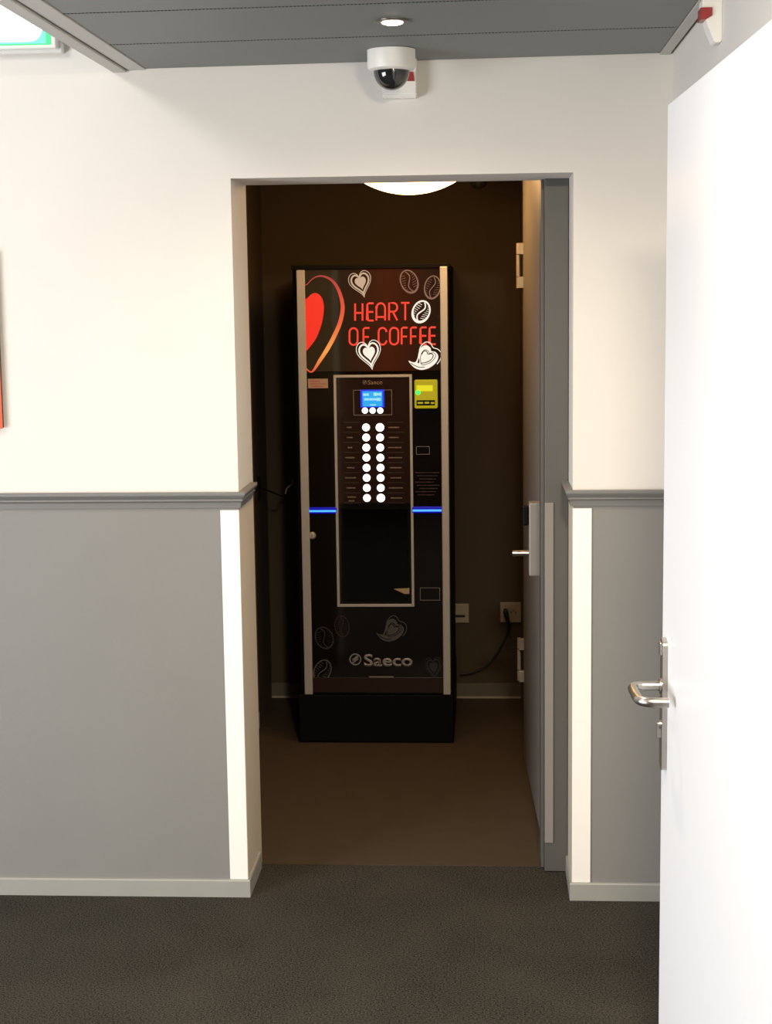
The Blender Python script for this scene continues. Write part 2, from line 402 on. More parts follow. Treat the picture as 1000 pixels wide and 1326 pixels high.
_, a = at(676, 881, 1.468); _, b = at(676, 826, 1.468); hinge(a, b, d2)
# long lock plate with thumb turn and lever
yl = 0.50; xl = lx(yl)
_, zt = at(695, 650, yl); _, zb = at(695, 744, yl)
bm = bmesh.new(); add_box(bm, xl-0.040, xl-0.001, yl-0.030, yl+0.030, zb, zt, 0.004)
lp = new('lock_plate', bm, M['coverg'], d2)
box('thumb_turn', M['mblack'], xl-0.060, xl-0.040, yl-0.016, yl+0.016, at(684, 680, yl)[1], at(684, 655, yl)[1], lp, 0.005)
_, zl = at(675, 716, yl)
bm = bmesh.new(); add_tube(bm, [(xl-0.036, yl-0.006, zl), (xl-0.092, yl-0.006, zl)], 0.0095); add_tube(bm, [(xl-0.0835, yl-0.006, zl), (xl-0.0835, yl+0.075, zl-0.016)], 0.0085)
new('lever', bm, M['steel'], lp, True)

# ------------------------------------------------------------------ white door, open, right foreground
YF, YN = -1.380, -2.50
def dx(y): return 0.353+(YF-y)*0.0285
d1 = S(empty('door_1', (dx(YN), YN, 0)), 'large white door standing open at the right', 'door')
prism('leaf', M['doorw'], [(dx(YF)+0.010, YF-0.006), (dx(YN)+0.010, YN), (dx(YN)+0.050, YN), (dx(YF)+0.050, YF-0.006)], 2, 0.012, 2.127, d1)
prism('face_panel', M['doorw'], [(dx(YF), YF), (dx(YN), YN), (dx(YN)+0.0098, YN), (dx(YF)+0.0098, YF)], 2, 0.008, 2.1205, d1)
yh = YF-0.055; xh = dx(yh)
_, zt = at(862, 826, yh); _, zb = at(862, 996, yh)
bm = bmesh.new()
prof = []
pw = 0.024
for k in range(13): a = PI*k/12; prof.append((yh+pw*math.cos(a), zt-0.012+0.012*math.sin(a)))
for k in range(13): a = PI+PI*k/12; prof.append((yh+pw*math.cos(a), zb+0.012+0.012*math.sin(a)))
add_prism(bm, prof, 0, xh-0.0095, xh+0.0005)
es = new('escutcheon', bm, M['steel'], d1, True); es['label'] = 'brushed steel handle plate'
# lever: out from the plate, round a bend, along the door and back towards it
_, zl = at(830, 888, yh)
L0 = Vector((xh-0.009, yh, zl))
pts = [L0, L0+Vector((-0.030, 0, 0)), L0+Vector((-0.046, -0.003, 0)), L0+Vector((-0.057, -0.014, 0)), L0+Vector((-0.058, -0.045, 0)), L0+Vector((-0.056, -0.085, -0.001)),
       L0+Vector((-0.052, -0.112, -0.001)), L0+Vector((-0.038, -0.126, -0.001)), L0+Vector((-0.018, -0.129, -0.001)), L0+Vector((0.000, -0.130, -0.001))]
tube('lever', M['steel'], smooth_path(pts, 6), 0.0095, es, 20)
lathe('rose', M['steel'], [(0.015, -0.013), (0.015, -0.009)], (xh, yh, zl), 'x', es, 28)
_, zc = at(857, 938, yh)
lathe('cylinder', M['steel'], [(0.0085, -0.0135), (0.0085, -0.009)], (xh, yh, zc), 'x', es, 24)
bm = bmesh.new(); add_box(bm, xh-0.018, xh-0.0095, yh-0.004, yh+0.004, zc-0.028, zc+0.004, 0.002); new('cylinder_slot', bm, M['steel'], es)
box('latch_knob', M['steel'], xh-0.014, xh-0.0095, yh-0.010, yh+0.010, zt-0.035, zt-0.008, es, 0.0025)
fr = S(box('trim_10', M['doorw'], dx(YN)-0.0, XW, YN-0.10, YN-0.004, 0.0, 2.20, bev=0.003), 'white frame post carrying the open white door', 'door frame')

# ------------------------------------------------------------------ lobby fittings
# recessed downlight
dl = tag(empty('downlight', (-0.212, -0.665, HC)), 'small round recessed downlight in the grey ceiling, glowing warm', 'ceiling lamp')
cx, cy = -0.212, -0.665; zc = HC+0.0005
bm = bmesh.new(); seg = 40
add_lathe(bm, [(0.024, -0.004), (0.040, -0.004), (0.042, -0.001), (0.042, 0.001), (0.024, 0.001)], (cx, cy, zc-0.001), 'z', seg)
new('trim_ring', bm, mat('dark_bronze_ring', (0.10, 0.09, 0.08), 0.35, metal=0.6), dl, True)
lathe('lamp_lens', M['spot'], [(0.0, -0.010), (0.014, -0.009), (0.024, -0.006), (0.026, -0.004)], (cx, cy, zc-0.001), 'z', dl, 32)
light('downlight_beam', 'SPOT', (cx, cy, HC-0.02), (cx, cy+0.12, 0), 56, (1.0, 0.84, 0.64), spot_size=math.radians(146), spot_blend=1.0, shadow_soft_size=0.03).parent = None

# dome camera below the ceiling
cx, cy = at(507, 86, -0.215)[0], -0.215
dc = tag(empty('dome_camera', (cx, cy, HC)), 'white ceiling dome camera with smoked black dome above the doorway', 'camera')
lathe('housing', M['white'], [(0.0635, HC-0.001), (0.0635, HC-0.044), (0.061, HC-0.050), (0.051, HC-0.055), (0.048, HC-0.055)], (cx, cy, 0), 'z', dc, 48)
prof = [(0.0475*math.cos(a), HC-0.0552-0.049*math.sin(a)) for a in [PI/2*k/12 for k in range(13)]]; prof[-1] = (0.0004, prof[-1][1])
dm = lathe('dome', M['dome'], prof, (cx, cy, 0), 'z', dc, 40)
lathe('locking_dot', M['steel'], [(0.003, -0.0015), (0.003, 0.002)], (cx, cy-0.052, HC-0.053), 'y', dc, 12)

# wall sounders with red lens, one on the rear wall, one on the side wall
def sounder(front, label):
    if front:
        (xa, za), (xb, zb) = at(495, 64, -0.01), at(540, 126, -0.035)
        o = tag(empty('alarm_sounder', ((xa+xb)/2, 0, zb)), label, 'alarm', 'white alarm units with a red lens')
        bm = bmesh.new(); ps = [(0, za), (-0.040, za), (-0.040, zb+0.010), (-0.032, zb), (0, zb)]
        add_prism(bm, ps, 0, xa, xb); bmesh.ops.bevel(bm, geom=bm.edges[:], offset=0.003, segments=2, affect='EDGES'); new('housing', bm, M['white'], o)
        p = [at(529, 93, -0.042), at(535.5, 93, -0.042), at(537, 105, -0.042), at(526, 105, -0.042)]
        prism('red_lens', M['red'], p, 1, -0.0435, -0.0400, o)
    return o
sounder(True, 'white alarm unit with red lens on wall behind the dome camera')
# side-wall unit: wedge standing off the wall, wider at the top
def on_x(px, py, X):
    d = _f*FPX + _r*(px-500) - _u*(py-663); t = (X-EYE.x)/d.x; p = EYE+d*t; return p.y, p.z
xs = XW
y0_, z0_ = on_x(933, 55, XW-0.002)
o = tag(empty('alarm_sounder', (XW, y0_, z0_)), 'white wedge alarm unit with red lens high on right side wall', 'alarm', 'white alarm units with a red lens')
ya, yb_ = y0_-0.015, y0_+0.045
bm = bmesh.new()
zt_ = HC-0.012
prism_pts = [(XW, z0_), (XW-0.016, z0_-0.002), (XW-0.030, z0_+0.030), (XW-0.043, zt_-0.020), (XW-0.043, zt_), (XW, zt_)]
add_prism(bm, prism_pts, 1, ya, yb_); bmesh.ops.bevel(bm, geom=bm.edges[:], offset=0.002, segments=2, affect='EDGES')
new('housing', bm, M['white'], o)
prism('red_lens', M['red'], [(XW-0.047, zt_-0.045), (XW-0.047, zt_-0.020), (XW-0.022, zt_-0.020), (XW-0.022, zt_-0.037), (XW-0.036, zt_-0.045)], 1, ya-0.003, yb_-0.012, o)

# exit sign
es_ = tag(empty('exit_sign', (-1.33, 0, 2.46)), 'lit green and white emergency exit sign at the top left', 'sign')
box('housing', M['white'], -1.53, -1.165, -0.030, 0.0, 2.447, 2.60, es_, 0.004)
box('frame', M['white'], -1.53, -1.174, -0.062, -0.030, 2.455, 2.60, es_, 0.003)
box('panel', M['green'], -1.522, -1.187, -0.0635, -0.062, 2.464, 2.594, es_)
box('bloom_field', emat('exit_bloom_cyan', (120, 240, 225), 1.1), -1.521, -1.200, -0.0640, -0.0635, 2.467, 2.594, es_)  # bloom around the lit white field, painted as a cyan plate
bm = bmesh.new(); add_prism(bm, [(-1.520, 2.594), (-1.520, 2.472), (-1.25, 2.473)]+[(-1.245+0.035*math.sin(a), 2.508-0.035*math.cos(a)) for a in [PI/2*k/8 for k in range(9)]]+[(-1.210, 2.594)], 1, -0.0645, -0.0640); wp = new('lit_field', bm, M['exitw'], es_); wp['label'] = 'overlit white field of the sign'
box('side_clip', M['steel'], -1.166, -1.160, -0.024, -0.012, 2.472, 2.486, es_, 0.001)

# orange canvas at the left edge
cv = tag(empty('canvas', (-1.68, 0, 1.40)), 'orange and grey canvas print hanging at left edge of the wall', 'picture')
box('stretcher_frame', mat('canvas_edge', (0.08, 0.05, 0.04), 0.7), -2.0, -1.3855, -0.018, 0.0, 1.404, 1.90, cv)
box('print', gradient_emat('canvas_print', [(0.0, (205, 78, 12)), (0.45, (190, 72, 20)), (0.75, (95, 72, 60)), (1.0, (150, 145, 135))], 1.40, 1.80, 1, emit=False), -2.002, -1.3835, -0.0205, -0.018, 1.402, 1.902, cv)

# ------------------------------------------------------------------ alcove fittings
al = tag(empty('ceiling_lamp', (-0.255, 1.2, ZA)), 'large round white dome lamp lit on the alcove ceiling', 'ceiling lamp')
lx_, lz_ = at(531, 252, 1.2)
RS = 0.33; rim = 0.262; hcap = RS-math.sqrt(RS*RS-rim*rim)
prof = [(rim, lz_+hcap)]
for k in range(1, 15):
    a = math.asin(rim/RS)*(1-k/14); prof.append((max(RS*math.sin(a), 0.0005), lz_+RS-RS*math.cos(a)))
lathe('shade', M['lamp'], prof, (lx_, 1.2, 0), 'z', al, 56)
lathe('base_ring', M['white'], [(rim+0.006, ZA), (rim+0.006, lz_+hcap), (rim-0.01, lz_+hcap)], (lx_, 1.2, 0), 'z', al, 56)
sx, sz = at(620, 245, 1.9)
sd = tag(empty('smoke_detector', (sx, 1.9, ZA)), 'small dark round detector on the alcove ceiling beside the lamp', 'detector')
lathe('base', M['mblack'], [(0.040, ZA), (0.040, ZA-0.02), (0.034, ZA-0.024)], (sx, 1.9, 0), 'z', sd, 28)
lathe('sensor', M['dome'], [(0.034, ZA-0.0245), (0.034, sz+0.02), (0.024, sz+0.006), (0.010, sz)], (sx, 1.9, 0), 'z', sd, 28)

# sockets
def socket(px0, py0, px1, py1, label, plug):
    (xa, za), (xb, zb) = at(px0, py0, YB-0.01), at(px1, py1, YB-0.01)
    o = tag(empty('wall_socket', ((xa+xb)/2, YB, zb)), label, 'socket', 'cream sockets on the rear wall')
    box('plate', M['socket'], xa, xb, YB-0.012, YB, zb, za, o, 0.002)
    return o, xa, xb, za, zb
o, xa, xb, za, zb = socket(583, 782, 607.5, 806.5, 'cream wall socket beside the right edge of the machine', False)
zm = (za+zb)/2
box('rocker', M['socket'], xa+0.012, xb-0.018, YB-0.020, YB-0.012, zm-0.006, zm+0.010, o, 0.002)
box('slot', M['black'], xa+0.012, xb-0.018, YB-0.0135, YB-0.012, zm-0.017, zm-0.008, o)
o, xa, xb, za, zb = socket(648, 780, 675, 806, 'cream wall socket with the black plug in it', True)
bm = bmesh.new()
for i in range(3): add_lathe(bm, [(0.0035, -0.0135), (0.0035, -0.012)], ((xa+xb)/2+0.012+0.010*(i-1), YB, zb+0.045+0.008*(i == 1)), 'y', 12)
new('contact_hole', bm, mat('hole_brown', (0.12, 0.09, 0.06), 0.7), o)
px_, pz_ = at(656, 795, YB-0.02)
pc = tag(empty('power_cable', (px_, YB-0.02, pz_)), 'black power cable with plug hanging from socket to machine', 'cable')
bm = bmesh.new(); add_tube(bm, [(px_-0.004, YB-0.013, pz_+0.014), (px_-0.003, YB-0.034, pz_+0.010), (px_+0.002, YB-0.040, pz_-0.012), (px_+0.005, YB-0.040, pz_-0.026)], [0.010, 0.011, 0.010, 0.005])
new('plug', bm, M['cable'], pc, True)
cp = [(659, 803), (658, 818), (652, 832), (643, 848), (632, 861), (618, 869), (604, 872.5), (596, 873)]
pts = [(px_+0.005, YB-0.040, pz_-0.024)] + [(at(a, b, YB-0.030)[0], YB-0.030, at(a, b, YB-0.030)[1]) for a, b in cp]
tube('cord', M['cable'], smooth_path(pts, 5), 0.0042, pc, 10)

# curved hook on the left alcove wall
a, b, c, d = (at(380, 620, 2.0), at(378, 627, 2.0), at(372, 632, 2.0), at(369.5, 642, 2.0))
hk = tag(empty('wall_hook', (-0.938, 2.0, b[1])), 'small curved metal hook on the dark wall left of the machine', 'hook')
box('hook_plate', M['mblack'], -0.940, -0.930, 1.985, 2.015, d[1]-0.015, a[1]+0.01, hk, 0.002)
hs = [(-0.932, 2.0, c[1]), (-0.90, 2.0, c[1]-0.008), (d[0]-0.012, 2.0, d[1]-0.002), (d[0], 2.0, d[1]+0.008), (c[0], 2.0, c[1]), (b[0], 2.0, b[1]), (a[0], 2.0, a[1])]
tube('arm', M['mblack'], smooth_path(hs[:4], 5), 0.0032, hk, 10)
tube('prong', M['coverg'], smooth_path(hs[3:], 5), 0.0030, hk, 10)

# ------------------------------------------------------------------ vending machine
YM = 1.641
vm = tag(empty('coffee_vending_machine', (-0.435, 1.64, 0)), 'tall black coffee vending machine with lit buttons standing in the alcove', 'vending machine')
X0, X1, ZT = -0.736, -0.131, 1.884
box('cabinet', M['mblack'], X0, X1, 1.672, 2.360, 0.20, ZT, vm, 0.003)
bm = bmesh.new(); add_box(bm, -0.744, -0.128, 1.646, 2.355, 0.006, 0.199, 0.004)
pl = new('plinth', bm, M['mblack'], vm); pl['label'] = 'matt black base cabinet'
for xx in (-0.70, -0.17):
    for yy in (1.70, 2.30): lathe('foot', M['mblack'], [(0.018, 0.002), (0.018, 0.006)], (xx, yy, 0), 'z', pl, 16)
# door: header, body panels around the serving window
ZR1 = 1.478                                        # header bottom
WX0, WX1, WZ0, WZ1 = -0.563, -0.298, 0.575, 0.945  # serving window opening
HD = box('header_panel', M['header'], -0.700, -0.160, 1.646, 1.6715, ZR1, 1.868, vm, 0.001)
box('top_cap', M['mblack'], -0.738, -0.129, 1.638, 1.6715, 1.869, ZT+0.002, vm, 0.002)
bm = bmesh.new()
add_box(bm, -0.700, WX0, 1.646, 1.6715, 0.205, ZR1-0.002); add_box(bm, WX1, -0.160, 1.646, 1.6715, 0.205, ZR1-0.002)
add_box(bm, WX0, WX1, 1.646, 1.6715, WZ1, ZR1-0.002); add_box(bm, WX0, WX1, 1.646, 1.6715, 0.205, WZ0)
DP = new('door_panel', bm, M['mgloss'], vm)
# the serving window is a niche: lining let into the cabinet front
bm = bmesh.new()
for p in ((WX0, WX0+0.004, 1.648, 1.6712, WZ0, WZ1), (WX1-0.004, WX1, 1.648, 1.6712, WZ0, WZ1), (WX0, WX1, 1.648, 1.6712, WZ1-0.004, WZ1)): add_box(bm, *p)
niche = new('niche_lining', bm, M['mblack'], vm)
nx, nz = at(497, 705, 1.66)
bm = bmesh.new(); add_box(bm, nx-0.032, nx+0.032, 1.654, 1.671, nz-0.045, nz+0.03, 0.004); add_box(bm, nx-0.012, nx+0.012, 1.652, 1.671, nz+0.03, nz+0.06, 0.003)
nzl = new('nozzle', bm, mat('dark_nozzle', (0.03, 0.028, 0.025), 0.3), vm)
bm = bmesh.new(); add_box(bm, WX0+0.004, WX1-0.004, 1.650, 1.6712, WZ0, 0.598, 0.002)
dt = new('drip_tray', bm, mat('tray_brown', (0.05, 0.035, 0.02), 0.35), vm)
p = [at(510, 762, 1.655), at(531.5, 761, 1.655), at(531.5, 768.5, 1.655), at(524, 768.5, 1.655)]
new_ = prism('reflection_patch', mat('reflection_tan', (0.40, 0.30, 0.17), 0.4), p, 1, 1.6466, 1.6474, vm)  # bright reflection in the serving window, painted as a thin pale plate
box('glass_flap', M['glass'], WX0+0.0045, WX1-0.0045, 1.6475, 1.6490, WZ0+0.001, WZ1-0.0045, vm)
# aluminium strips
for (a0, a1, b0, b1) in (((385, 349), (397, 349), (393.5, 899), (403, 899)), ((569, 346), (579.5, 345), (575, 900), (584, 900))):
    xa = (at(*a0, YM)[0]+at(*b0, YM)[0])/2; xb = (at(*a1, YM)[0]+at(*b1, YM)[0])/2
    box('side_strip', M['alu'], xa, xb, 1.636, 1.6715, 0.202, 1.874 if xa > -0.5 else 1.868, vm, 0.0025)
# control panel surround
bm = bmesh.new()
fx0, fx1, fz0, fz1, t = -0.5825, -0.2785, 0.555, 1.465, 0.0105
add_box(bm, fx0, fx0+t, 1.6400, 1.6465, fz0, fz1, 0.001); add_box(bm, fx1-t, fx1, 1.6400, 1.6465, fz0, fz1, 0.001)
add_box(bm, fx0+t, fx1-t, 1.6400, 1.6465, fz1-t, fz1, 0.001); add_box(bm, fx0+t, fx1-t, 1.6400, 1.6465, fz0, fz0+t, 0.001)
new('surround', bm, M['alu'], vm)
cpn = box('keypad_panel', mat('keypad_acrylic', (0.022, 0.010, 0.007), 0.12, coat=0.3), fx0+t, fx1-t, 1.6440, 1.6459, 0.965, fz1-t, vm)
YP = 1.6434
def P(u, v): return at(u, v, 1.6455)
def disc(name, m, u, v, r, parent, sx=1.0):
    cx, cz = P(u, v); bm = bmesh.new(); add_lathe(bm, [(r*0.9, -0.003), (r, -0.0015), (r, 0)], (cx, 1.6440, cz), 'y', 28); return new(name, bm, m, parent, True)
for i in range(8):
    for s in (0, 1):
        u = (474.2 if s == 0 else 492.2)+i*0.17; v = 553.4+i*13.05
        disc('button', M['ewhite'], u, v, 0.0162 if s and i in (0, 7) else 0.0148, cpn)
    # printed drink name strip beside each key
for i in range(3): disc('menu_button', M['ewhite'], 472.8+i*9.9, 531.6, 0.0118, cpn)
def word(bm, u0, u1, v, h, Y, rng):
    """tiny unreadable print: a row of letter-sized strokes"""
    u = u0
    while u < u1-0.5:
        wd = rng.uniform(0.8, 1.9); hh = h*rng.choice((0.7, 0.7, 1.0))
        (xa, za), (xb, zb) = P(u, v-hh/2), P(min(u+wd, u1), v+hh/2)
        add_box(bm, xa, xb, Y, Y+0.0004, min(za, zb), max(za, zb)); u += wd+0.35
rng = random.Random(7)
wl = [(449, 456), (449, 457), (450.5, 456), (447, 459), (449, 459), (446, 461), (448, 460), (449, 460)]
wr = [(503, 517), (503.5, 517), (502.5, 520), (503, 520.5), (504, 520), (505, 519), (503, 521), (505, 520)]
for i in range(8):
    v = 553.4+i*13.05; o_ = i*0.17
    bm = bmesh.new(); word(bm, wl[i][0]+o_, wl[i][1]+o_, v-(1.2 if i == 7 else 0), 1.7, 1.6432, rng)
    if i == 7: word(bm, 452, 459, 648.5, 1.7, 1.6432, rng)
    new('drink_name', bm, M['label'], cpn)
    bm = bmesh.new(); word(bm, wr[i][0]+o_, wr[i][1]+o_, v, 1.7, 1.6432, rng); new('drink_name', bm, M['label'], cpn)
for i in range(9):
    v = 546.8+i*13.05
    for ua, ub in ((445, 466), (501, 523)):
        (xa, za), (xb, zb) = P(ua+i*0.17, v), P(ub+i*0.17, v); box('key_divider', M['greyd'], xa, xb, 1.6436, 1.6440, za-0.0006, za+0.0006, cpn)
# display with its outline
(xa, za), (xb, zb) = P(457.5, 505), P(508, 537.5)
bm = bmesh.new(); q = 0.0022
add_box(bm, xa, xa+q, 1.6430, 1.6440, zb, za); add_box(bm, xb-q, xb, 1.6430, 1.6440, zb, za); add_box(bm, xa+q, xb-q, 1.6430, 1.6440, za-q, za); add_box(bm, xa+q, xb-q, 1.6430, 1.6440, zb, zb+q)
new('display_outline', bm, M['grey'], cpn)
(xa, za), (xb, zb) = P(466.8, 504.6), P(498, 527.5)
ds = box('display', M['lcdb'], xa, xb, 1.6425, 1.6440, zb, za, cpn, 0.0006); ds['label'] = 'glowing blue display'
(xa, za), (xb, zb) = P(469.4, 506.8), P(495.4, 526)
box('screen_field', M['lcdc'], xa, xb, 1.6419, 1.6425, zb, za, ds)
bm = bmesh.new(); word(bm, 470.5, 478, 511, 4.2, 1.6414, rng); word(bm, 484, 494, 510.5, 4.2, 1.6414, rng); word(bm, 472, 493.5, 517, 4.0, 1.6414, rng); word(bm, 479, 487, 524.2, 2, 1.6414, rng)
new('screen_text', bm, M['lcdt'], ds)

# lettering helper (built-in font turned to mesh)
def lettering(name, text, u, v0, v1, m, parent, Y, bold=0.0, width_to=None):
    cu = bpy.data.curves.new(name, 'FONT'); cu.body = text; cu.extrude = 0.0; cu.offset = bold; cu.resolution_u = 4
    tmp = bpy.data.objects.new(name+'_tmp', cu); C.objects.link(tmp)
    dg = bpy.context.evaluated_depsgraph_get(); me = bpy.data.meshes.new_from_object(tmp.evaluated_get(dg))
    bpy.data.objects.remove(tmp)
    xs_ = [v.co.x for v in me.vertices]; ys_ = [v.co.y for v in me.vertices]
    xa, za = P(u, v1); _, zt = P(u, v0); xb, _ = P(width_to, v1)
    kx = (xb-xa)/(max(xs_)-min(xs_)); kz = (zt-za)/(max(ys_)-min(ys_))
    bm = bmesh.new(); bm.from_mesh(me); x0, y0 = min(xs_), min(ys_)
    for vv in bm.verts: vv.co = Vector((xa+(vv.co.x-x0)*kx, Y, za+(vv.co.y-y0)*kz))
    r = bmesh.ops.extrude_face_region(bm, geom=bm.faces[:])
    for e in r['geom']:
        if isinstance(e, bmesh.types.BMVert): e.co.y += 0.0005
    return new(name, bm, m, parent)
lettering('maker_lettering', 'Saeco', 476.5, 492.3, 498, M['label'], cpn, 1.6432, 0.012, 495.5)
lettering('maker_lettering', 'Saeco', 471.5, 847, 863, mat('pale_grey_lettering', (0.27, 0.25, 0.24), 0.5), DP, 1.6453, 0.022, 534.5)
def rnd_logo(u, v, r, m, parent, Y):
    cx, cz = P(u, v); bm = bmesh.new()
    add_ribbon(bm, [(cx+r*math.cos(2*PI*k/28), cz+r*math.sin(2*PI*k/28)) for k in range(28)], r*0.22, Y, True)
    for d in (-0.38, 0.05, 0.42):
        add_ribbon(bm, [(cx+r*(t_*0.55), cz+r*(d*0.8+0.25*t_+0.12*math.sin(3*t_))) for t_ in (-1, -0.6, -0.2, 0.2, 0.6, 1)], r*0.2, Y)
    return new('emblem', bm, m, parent)
rnd_logo(460.3, 853.8, 0.0215, mat('emblem_grey', (0.20, 0.19, 0.18), 0.5), DP, 1.6453)
rnd_logo(472.5, 495.2, 0.0075, M['grey'], cpn, 1.6432)
P2 = lambda u, v: P(u, v)

# --- header artwork
def Z(pts, ox=385, oy=340, k=8.84): return [P(ox+a/k, oy+b/k) for a, b in pts]
def sm2(pts, n=5):
    q = smooth_path([(a, b, 0) for a, b in pts], n); return [(v.x, v.y) for v in q]
big = Z([(72, 258), (110, 252), (160, 200), (220, 162), (290, 155), (370, 185), (430, 240), (480, 330), (512, 440), (520, 540), (492, 680), (430, 830), (350, 980), (260, 1120), (165, 1252), (84, 1190)])
wdt = [0.003, 0.003, 0.0035, 0.005, 0.007, 0.009, 0.011, 0.013, 0.0145, 0.0155, 0.016, 0.0165, 0.0165, 0.014, 0.006, 0.003]
bs = sm2(big, 5); ws = []
for i in range(len(big)-1):
    for k in range(5): ws.append(wdt[i]*(1-k/5)+wdt[i+1]*k/5)
ws.append(wdt[-1])
bm = bmesh.new(); add_ribbon(bm, bs, ws, 1.6453)
gm = gradient_emat('backlit_heart_outline', [(0.0, (230, 70, 50)), (0.22, (255, 165, 75)), (0.5, (240, 92, 52)), (0.8, (215, 62, 44)), (1.0, (165, 45, 50))], 1.475, 1.85, 1.0)
new('heart_outline_print', bm, gm, HD)
inn = sm2(Z([(76, 432), (120, 402), (170, 357), (220, 350), (265, 380), (295, 440), (305, 540), (280, 700), (220, 860), (150, 960), (92, 1025), (76, 1022)]), 4)
bm = bmesh.new(); add_fill(bm, inn, 1.6453); new('heart_print', bm, M['eredf'], HD)
# letters from strokes; (u0, u1) box, unit coords
def arc(cx, cy, rx, ry, a0, a1, n=8): return [(cx+rx*math.cos(math.radians(a0+(a1-a0)*k/n)), cy+ry*math.sin(math.radians(a0+(a1-a0)*k/n))) for k in range(n+1)]
GL = {'H': [[(0, 0), (0, 1)], [(1, 0), (1, 1)], [(0, .45), (1, .45)]],
      'E': [[(1, 0), (.25, 0), (0, .06), (0, .94), (.25, 1), (1, 1)], [(0, .5), (.95, .5)]],
      'A': [[(0, 0), (0, .72)] + arc(.5, .72, .5, .28, 180, 0) + [(1, 0)], [(0, .2), (1, .2)]],
      'R': [[(0, 0), (0, 1), (.5, 1)] + arc(.55, .75, .45, .25, 90, -90) + [(0, .5)], [(.45, .5), (1, 0)]],
      'T': [[(0, 1), (1, 1)], [(.5, 0), (.5, 1)]],
      'F': [[(0, 0), (0, .94), (.25, 1), (1, 1)], [(0, .47), (.9, .47)]],
      'O': [arc(.5, .75, .5, .25, 0, 180) + arc(.5, .25, .5, .25, 180, 360) + [(1, .75)]],
      'C': [arc(.5, .75, .5, .25, 0, 180) + arc(.5, .25, .5, .25, 180, 360)]}
row1 = [('H', 460, 469.6), ('E', 475.8, 484), ('A', 487.6, 498.8), ('R', 504, 514.6), ('T', 519.4, 530.4)]
row2 = [('O', 452.7, 463.2), ('F', 470.8, 478.6), ('C', 490.4, 500.6), ('O', 505, 515.9), ('F', 520.3, 528), ('F', 532.2, 540), ('E', 544.6, 552.6), ('E', 556.4, 564.4)]
def glyphs(row, vt, vb, tilt_):
    for ch, ua, ub in row:
        bm = bmesh.new()
        dv = (ua-500)*tilt_
        for st in GL[ch]:
            pts = [P(ua+(ub-ua)*x, vb+dv+(vt-vb)*z) for x, z in st]
            add_ribbon(bm, pts, 0.0070, 1.6450)
        new('letter', bm, M['ered'], HD)
glyphs(row1, 392.4, 414.8, -0.012); glyphs(row2, 424.4, 446.2, -0.010)

def heart_pts(cx, cz, w_, h_, rot, n=36, sk=0.0):
    out = []
    for k in range(n):
        t = 2*PI*k/n
        x = 16*math.sin(t)**3/17; z = (13*math.cos(t)-5*math.cos(2*t)-2*math.cos(3*t)-math.cos(4*t))/17
        x *= w_; z = (z+0.12)*h_; x += sk*z
        c, s = math.cos(rot), math.sin(rot); out.append((cx+x*c-z*s, cz+x*s+z*c))
    return out
def latte_heart(u, v, w_, h_, rot, m, mo, parent, Yb, sc=1.0, name='heart_motif'):
    cx, cz = P(u, v); bm = bmesh.new()
    add_ribbon(bm, heart_pts(cx, cz, w_, h_, rot), 0.0026*sc, Yb, True)
    add_ribbon(bm, heart_pts(cx, cz+0.001, w_*0.78, h_*0.78, rot), 0.0062*sc, Yb, True)
    add_fill(bm, heart_pts(cx, cz+0.003, w_*0.50, h_*0.50, rot), Yb)
    return new(name, bm, m, parent)
latte_heart(467.6, 368, 0.046, 0.058, math.radians(14), M['edim'], None, HD, 1.6446)
latte_heart(478.6, 459.5, 0.050, 0.065, math.radians(10), M['egraph'], None, HD, 1.6442)
def bean(u, v, a, b, rot, m, parent, Y, ring=0.005, name='bean_motif'):
    cx, cz = P(u, v); bm = bmesh.new(); c, s = math.cos(rot), math.sin(rot)
    T = lambda x, z: (cx+x*c-z*s, cz+x*s+z*c)
    add_ribbon(bm, [T(a*math.cos(2*PI*k/32), b*math.sin(2*PI*k/32)) for k in range(32)], [ring*(1.0+0.7*max(0, -math.sin(2*PI*k/32))) for k in range(32)], Y, True)
    add_ribbon(bm, [T(a*0.28*math.sin(PI*t), b*0.9*t) for t in [k/8-1 for k in range(17)]], ring*0.8, Y)
    for t in (-0.6, -0.4, -0.2, 0.0, 0.2, 0.4, 0.6):
        wv = a*math.sqrt(1-t*t); m0 = a*0.28*math.sin(PI*t)
        for sg in (-1, 1):
            x0 = m0+sg*a*0.2; x1 = sg*wv*0.82
            if (x1-x0)*sg > a*0.12: add_ribbon(bm, [T(x0+(x1-x0)*0.35, b*t), T(x1, b*(t+0.06))], ring*0.28, Y)
    return new(name, bm, m, parent)
bean(545.6, 403.4, 0.032, 0.041, math.radians(-22), M['egraph'], HD, 1.6442, 0.0062)
bean(530, 364.5, 0.032, 0.044, math.radians(22), M['edim2'], HD, 1.6446, 0.0046)
bean(560.2, 372, 0.030, 0.043, math.radians(-10), M['edim2'], HD, 1.6444, 0.0042)
